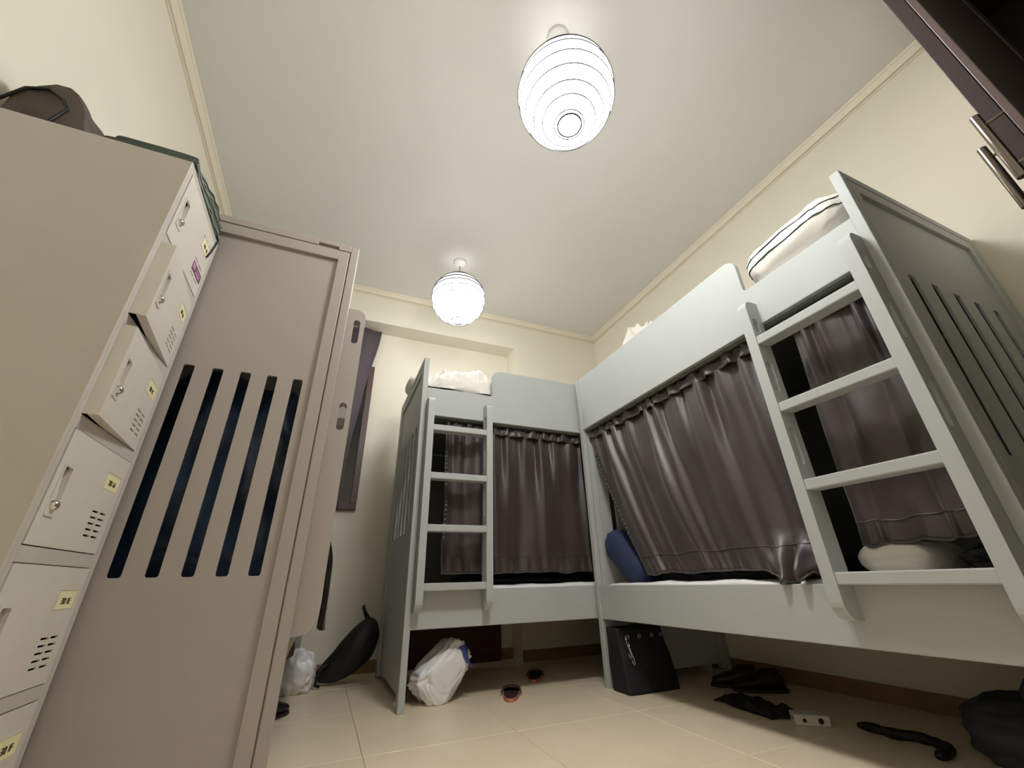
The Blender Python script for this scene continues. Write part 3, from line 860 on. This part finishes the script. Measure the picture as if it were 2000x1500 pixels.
# white carrier bag by the back bunk post: leans up to the right, blue printed corner
Rb = Matrix.Rotation(math.radians(12), 3, 'Z') @ Matrix.Rotation(math.radians(-42), 3, 'Y')
b = MB()
def wb(s, t):
    th = PI*(0.0005+0.999*t); ph = 2*PI*s
    d = Vector((math.cos(th), math.sin(th)*math.sin(ph), math.sin(th)*math.cos(ph)))
    q = Vector(tuple((abs(x)**0.5)*(1 if x > 0 else -1) for x in d))
    k = 1+0.10*nz(d, 1.6, 4)+0.10*(0.35-abs(nz(d, 2.4, 8))*2)+0.08*(0.3-abs(nz(d, 4.6, 2))*2)+0.03*(0.3-abs(nz(d, 11, 5))*2)
    p = Rb @ Vector((0.158*q.x*k, 0.085*q.y*k, 0.098*q.z*k*(1-0.12*q.x)))
    return (max(0.462, 0.662+p.x), 2.585+p.y, max(0.001, 0.128+p.z))
b.grid(wb, 72, 56, wrap=True)
wbag = link('carrier_bag', b, M['plastic'], None, smooth=True, origin=(0.66, 2.60, 0))
tag(wbag, 'white plastic carrier bag with a blue corner, at the back bunk post', 'bag')
b = MB()
def flap(s, t):
    p = Vector((0.735, 2.515, 0.238)).lerp(Vector((0.80, 2.51, 0.150)), s)
    up = Vector((0.045, 0.03, 0.012))*(1-0.8*s)
    r = p+up*t+Vector((0.006*math.sin(s*7), 0.004*math.cos(t*5), 0.004*math.sin(s*11)))
    return tuple(r)
b.grid(flap, 16, 8)
link('bag_mouth', b, M['blue'], wbag, smooth=True, solid=0.003, label='blue printed mouth of the bag')

# black bag slumped against the back bunk's end panel, with a carrying loop
b = MB()
pts = [(0.062, 3.285, 0.045), (0.13, 3.29, 0.085), (0.20, 3.29, 0.145), (0.265, 3.285, 0.215), (0.315, 3.285, 0.285), (0.345, 3.285, 0.335), (0.352, 3.288, 0.352)]
rad = [0.030, 0.070, 0.096, 0.104, 0.086, 0.052, 0.018]
def spline(P, t):
    n = len(P)-1; i = min(int(t*n), n-1); f = t*n-i
    p0, p1, p2, p3 = P[max(0, i-1)], P[i], P[i+1], P[min(n, i+2)]
    def cr_(a, b_, c, d): return 0.5*((2*b_)+(-a+c)*f+(2*a-5*b_+4*c-d)*f*f+(-a+3*b_-3*c+d)*f**3)
    if isinstance(p0, (int, float)): return cr_(p0, p1, p2, p3)
    return tuple(cr_(p0[k], p1[k], p2[k], p3[k]) for k in range(len(p0)))
def bb(s, t):
    p = Vector(spline(pts, t)); r = max(0.004, spline(rad, t))
    p2 = Vector(spline(pts, min(1, t+0.02))); p1 = Vector(spline(pts, max(0, t-0.02)))
    d = (p2-p1).normalized(); s1 = Vector((0, 1, 0)); s1 = (s1-d*s1.dot(d)).normalized(); s2 = d.cross(s1)
    a = 2*PI*s
    k = 1+0.10*nz((math.cos(a)*2, math.sin(a)*2, t*5), 1, 3)
    q = p+(s1*math.cos(a)*1.0+s2*math.sin(a))*r*k
    # sags on to the floor
    q.x += 0.02*math.sin(t*PI)
    q.z = max(0.001, q.z-0.02*math.sin(t*PI))
    q.x = min(0.414, q.x)
    return tuple(q)
b.grid(bb, 36, 40, wrap=True)
o0 = len(b.v)-36*40
b.f.append(tuple(o0+i for i in range(36))); b.mi.append(0); b.f.append(tuple(o0+39*36+i for i in range(36))); b.mi.append(0)
blk = link('duffel_bag', b, M['black'], None, smooth=True, origin=(0.22, 3.29, 0))
tag(blk, 'black duffel bag slumped against the end of the back-wall bunk', 'bag')
b = MB(); b.tube([(0.325, 3.285, 0.335), (0.300, 3.285, 0.385), (0.285, 3.285, 0.425), (0.292, 3.285, 0.432), (0.306, 3.287, 0.395), (0.340, 3.288, 0.345)], [0.007]*6, 8)
link('carry_loop', b, M['black'], blk, smooth=True)
b = MB(); b.tube([(0.12, 3.225, 0.120), (0.085, 3.215, 0.105), (0.062, 3.21, 0.060), (0.058, 3.21, 0.020), (0.085, 3.205, 0.012)], 0.009, 8)
link('side_strap', b, M['black'], blk, smooth=True)

# white plastic bag with a brown paper corner, left of the black bag
b = blob(lambda d: 1-0.18*max(0, d.z), (-0.060, 3.17, 0.105), (0.110, 0.092, 0.132), 3.0, flat=0.001, amp=0.16, sc=3.0, ridge=0.12, nu=64, nv=40, e=0.85)
pb = link('carrier_bag', b, M['plastic'], None, smooth=True, origin=(-0.055, 3.19, 0))
tag(pb, 'white plastic bag on the floor between the left bunk and the black bag', 'bag')
b = MB(); b.add([(-0.165, 3.10, 0.185), (-0.082, 3.095, 0.228), (-0.09, 3.13, 0.258), (-0.17, 3.14, 0.22), (-0.165, 3.11, 0.15), (-0.085, 3.10, 0.195)], [(0, 1, 2, 3), (0, 4, 5, 1)])
link('brown_paper', b, M['kraft'], pb, solid=0.003, label='brown paper poking out of the bag')

# black tote with ring eyelets under the right bunk
tt = thing('tote_bag', 'black tote bag with metal eyelets under the right-wall bunk', 'bag', (1.745, 2.25, 0))
def tote(s, t):
    a = 2*PI*s
    ex = 0.28; ca = abs(math.cos(a))**ex*(1 if math.cos(a) > 0 else -1); sa = abs(math.sin(a))**ex*(1 if math.sin(a) > 0 else -1)
    hw = 0.178+0.022*t-0.03*t*(0.5+0.5*ca); hd = 0.085-0.035*t
    x = 1.745-0.022*t+hw*ca+0.010*nz((ca*2, sa*2, t*4), 1, 3); y = 2.268+0.03*t+hd*sa+0.010*nz((ca*3, sa*2, t*4), 1, 8)
    z = 0.002+0.295*t+0.012*nz((ca*2, sa, 0), 1, 5)*t
    return (max(1.572, x) if z < 0.4 else x, min(2.368, y), z)
b = MB(); b.grid(tote, 56, 20, wrap=True)
o0 = len(b.v)-56*20
b.f.append(tuple(o0+i for i in range(56))); b.mi.append(0)
link('bag_body', b, M['tote'], tt, smooth=True, solid=0.004)
def ring(c, n, r, rt=0.0016, seg=18):
    n = Vector(n).normalized(); s = n.cross(Vector((0, 0, 1)))
    if s.length < .01: s = Vector((1, 0, 0))
    s.normalize(); q = n.cross(s)
    return [tuple(Vector(c)+(s*math.cos(2*PI*k/seg)+q*math.sin(2*PI*k/seg))*r) for k in range(seg)]
for x in (1.62, 1.70, 1.79, 1.855):
    p = (x, 2.218+(0.004 if x > 1.7 else 0), 0.258)
    b = MB(); b.tube(ring(p, (0.05, -1, 0.1), 0.009), 0.0022, 6, closed=True); link('eyelet', b, M['chrome'], tt, smooth=True, label='metal eyelet')
for k, (x, z) in enumerate(((1.588, 0.265), (1.605, 0.235))):
    b = MB(); b.tube([(x, 2.196, z), (x+.004, 2.188, z-.04), (x+.016, 2.186, z-.075), (x+.022, 2.188, z-.10), (x+.014, 2.19, z-.105), (x+.006, 2.19, z-.08)], 0.0022, 6)
    link('clasp', b, M['chrome'], tt, smooth=True, label='dangling metal clasp')
b = MB(); b.tube([(1.64, 2.255, 0.285), (1.66, 2.262, 0.305), (1.74, 2.27, 0.312), (1.83, 2.27, 0.302), (1.85, 2.262, 0.28)], 0.008, 8); link('shoulder_strap', b, M['tote'], tt, smooth=True)

# flip-flops
def flipflop(label, x, y, ang):
    root = thing('slipper', label, 'shoe', (x, y, 0))
    R = Matrix.Rotation(ang, 3, 'Z')
    def fn(p):
        q = R @ Vector(p)*1.15; return (x+q.x, y+q.y, q.z)
    out = []
    for i in range(32):
        a = 2*PI*i/32
        yy = 0.118*math.sin(a); wdt = 0.040+0.008*(yy/0.118)
        if abs(yy) < 0.05: wdt -= 0.004*(1-abs(yy)/0.05)
        out.append((wdt*math.copysign(abs(math.cos(a))**0.75, math.cos(a)), yy))
    b = MB(fn); b.prism([out], 'z', 0.001, 0.014); link('sole_rim', b, M['salmon'], root, bevel=0.002)
    b = MB(fn); b.prism([[(p[0]*0.93, p[1]*0.97) for p in out]], 'z', 0.014, 0.017); link('footbed', b, M['rubber'], root)
    b = MB(fn)
    def band(s_, t):
        a = PI*s_
        y = 0.0+0.062*t+0.012*math.sin(a)
        return (-0.047*math.cos(a)*(1-0.08*t), y, 0.012+(0.022-0.006*t)*math.sin(a)**0.8)
    b.grid(band, 18, 6); link('foot_strap', b, M['rubber'], root, smooth=True, solid=0.004)
    for t in (0.0, 1.0):
        b = MB(fn); b.tube([band(k/17, t) for k in range(18)], 0.0024, 6); link('strap_edge', b, M['rubber'], root, smooth=True)
flipflop('brown slipper with salmon rim, lit on the floor before the back bunk', 1.03, 2.50, -0.42)
flipflop('dark slipper in the shade under the back bunk', 1.335, 2.84, -0.5)

# dark shoes under the right bunk
def shoe(label, x, y, ang, group=None):
    R = Matrix.Rotation(ang, 3, 'Z')
    def fn(p):
        q = R @ Vector(p); return (x+q.x, y+q.y, q.z)
    root = thing('shoe', label, 'shoe', (x, y, 0), group)
    b = MB(fn)
    def up(s, t):
        # t from heel to toe
        a = PI*2*s
        yy = -0.13+0.26*t
        hgt = 0.085-0.040*smooth01((t-0.30)/0.5)+0.004*math.sin(t*20)
        wd_ = 0.037+0.010*math.sin(PI*(t*0.8+0.15))
        e = (1-abs(2*t-1)**5)**0.5+0.02
        ca, sa = math.cos(a), math.sin(a)
        return (wd_*e*math.copysign(abs(ca)**0.8, ca), yy, max(0.012, 0.014+(hgt*0.5*(1+sa))*e))
    b.grid(up, 24, 22, wrap=True); link('upper', b, M['shoe'], root, smooth=True)
    b = MB(fn); out = [(0.046*math.copysign(abs(math.cos(a))**.7, math.cos(a)), 0.136*math.sin(a)) for a in [2*PI*i/28 for i in range(28)]]
    b.prism([out], 'z', 0.001, 0.014); link('sole', b, M['rubber'], root, bevel=0.002)
    b = MB(fn); b.tube([(0.030*math.cos(a), -0.065+0.045*math.sin(a), 0.094) for a in [2*PI*i/18 for i in range(18)]], 0.007, 6, closed=True); link('collar', b, M['shoe'], root, smooth=True)
shoe('dark shoe under the right-wall bunk, the one nearer the tote', 2.205, 2.075, 0.95)
shoe('dark shoe under the right-wall bunk, the one nearer the carton', 2.215, 1.935, 0.95)
shoe('brown shoe tip showing past the left bunk panel on the floor', -0.150, 2.63, -0.75)

# thin black cloth on the floor
b = MB()
def cloth(s, t):
    x = 1.835+0.16*s+0.035*t; y = 1.585+0.34*t-0.05*s*(1-t)
    ed = min(s, 1-s, t, 1-t)
    return (x+0.02*nz((s*3, t*3, 1)), y+0.02*nz((s*3, t*4, 6)), 0.004+min(1, ed*9)*(0.020+0.020*nz((s*5, t*6, 3))+0.012*abs(nz((s*11, t*9, 8)))))
b.grid(cloth, 34, 44)
tag(link('crumpled_cloth', b, M['black'], None, smooth=True, solid=0.003, origin=(1.92, 1.72, 0)), 'black crumpled cloth on the floor beside the small white carton', 'cloth')
# small white carton with dark dots
ct = thing('carton', 'small white carton with dark round prints under the right-wall bunk', 'box', (1.915, 1.465, 0))
Rc = Matrix.Rotation(math.radians(-40), 3, 'Z')
def fc(p):
    q = Rc @ Vector(p); return (1.930+q.x, 1.480+q.y, q.z)
b = MB(fc); b.box(-0.062, 0.062, -0.038, 0.038, 0.001, 0.034); link('box_body', b, M['carton'], ct, bevel=0.002)
b = MB(fc); b.box(-0.060, 0.060, -0.036, 0.036, 0.0345, 0.0365); link('box_lid', b, M['carton'], ct, bevel=0.001)
for (x, r) in ((0.030, 0.010), (-0.028, 0.007)):
    b = MB(fc); b.prism([[(x+r*math.cos(2*PI*i/20), 0.018+r*math.sin(2*PI*i/20)) for i in range(20)]], 'y', -0.0388, -0.0381); link('printed_dot', b, M['ink'], ct)
b = MB(fc); b.prism([[(0.008*math.cos(2*PI*i/20), 0.018+0.008*math.sin(2*PI*i/20)) for i in range(20)]], 'x', -0.0628, -0.0621); link('printed_dot', b, M['ink'], ct)

# black strap / sock lying further forward
b = MB()
sp = [(2.012, 1.345, 0.016), (2.018, 1.295, 0.018), (2.018, 1.225, 0.016), (2.035, 1.165, 0.020), (2.030, 1.105, 0.018), (2.005, 1.062, 0.016), (1.950, 1.050, 0.014), (1.915, 1.055, 0.012)]
b.tube([spline(sp, i/40) for i in range(41)], [0.006+0.013*min(1, 8*min(i/40+.02, 1-i/40+.02))*(0.8+0.35*nz((i*0.3, 0, 2))) for i in range(41)], 12)
tag(link('sock', b, M['black'], None, smooth=True, origin=(2.02, 1.2, 0)), 'long black sock lying on the shaded floor under the right-wall bunk', 'sock')
# blue-grey bag at the lower right corner
b = blob(None, (2.20, 0.80, 0.085), (0.265, 0.225, 0.10), 6.0, flat=0.001, amp=0.12, sc=3.0, ridge=0.08, nu=56, nv=34, e=0.7)
bg = link('cloth_bag', b, M['bluegrey'], None, smooth=True, origin=(2.165, 0.86, 0))
tag(bg, 'blue-grey cloth bag on the floor under the near end of the right bunk', 'bag')
b = MB(); b.tube([(2.0, 0.80, 0.165), (2.04, 0.82, 0.21), (2.14, 0.84, 0.222), (2.24, 0.86, 0.21), (2.28, 0.87, 0.165)], 0.011, 8); link('bag_handle', b, M['bluegrey'], bg, smooth=True)
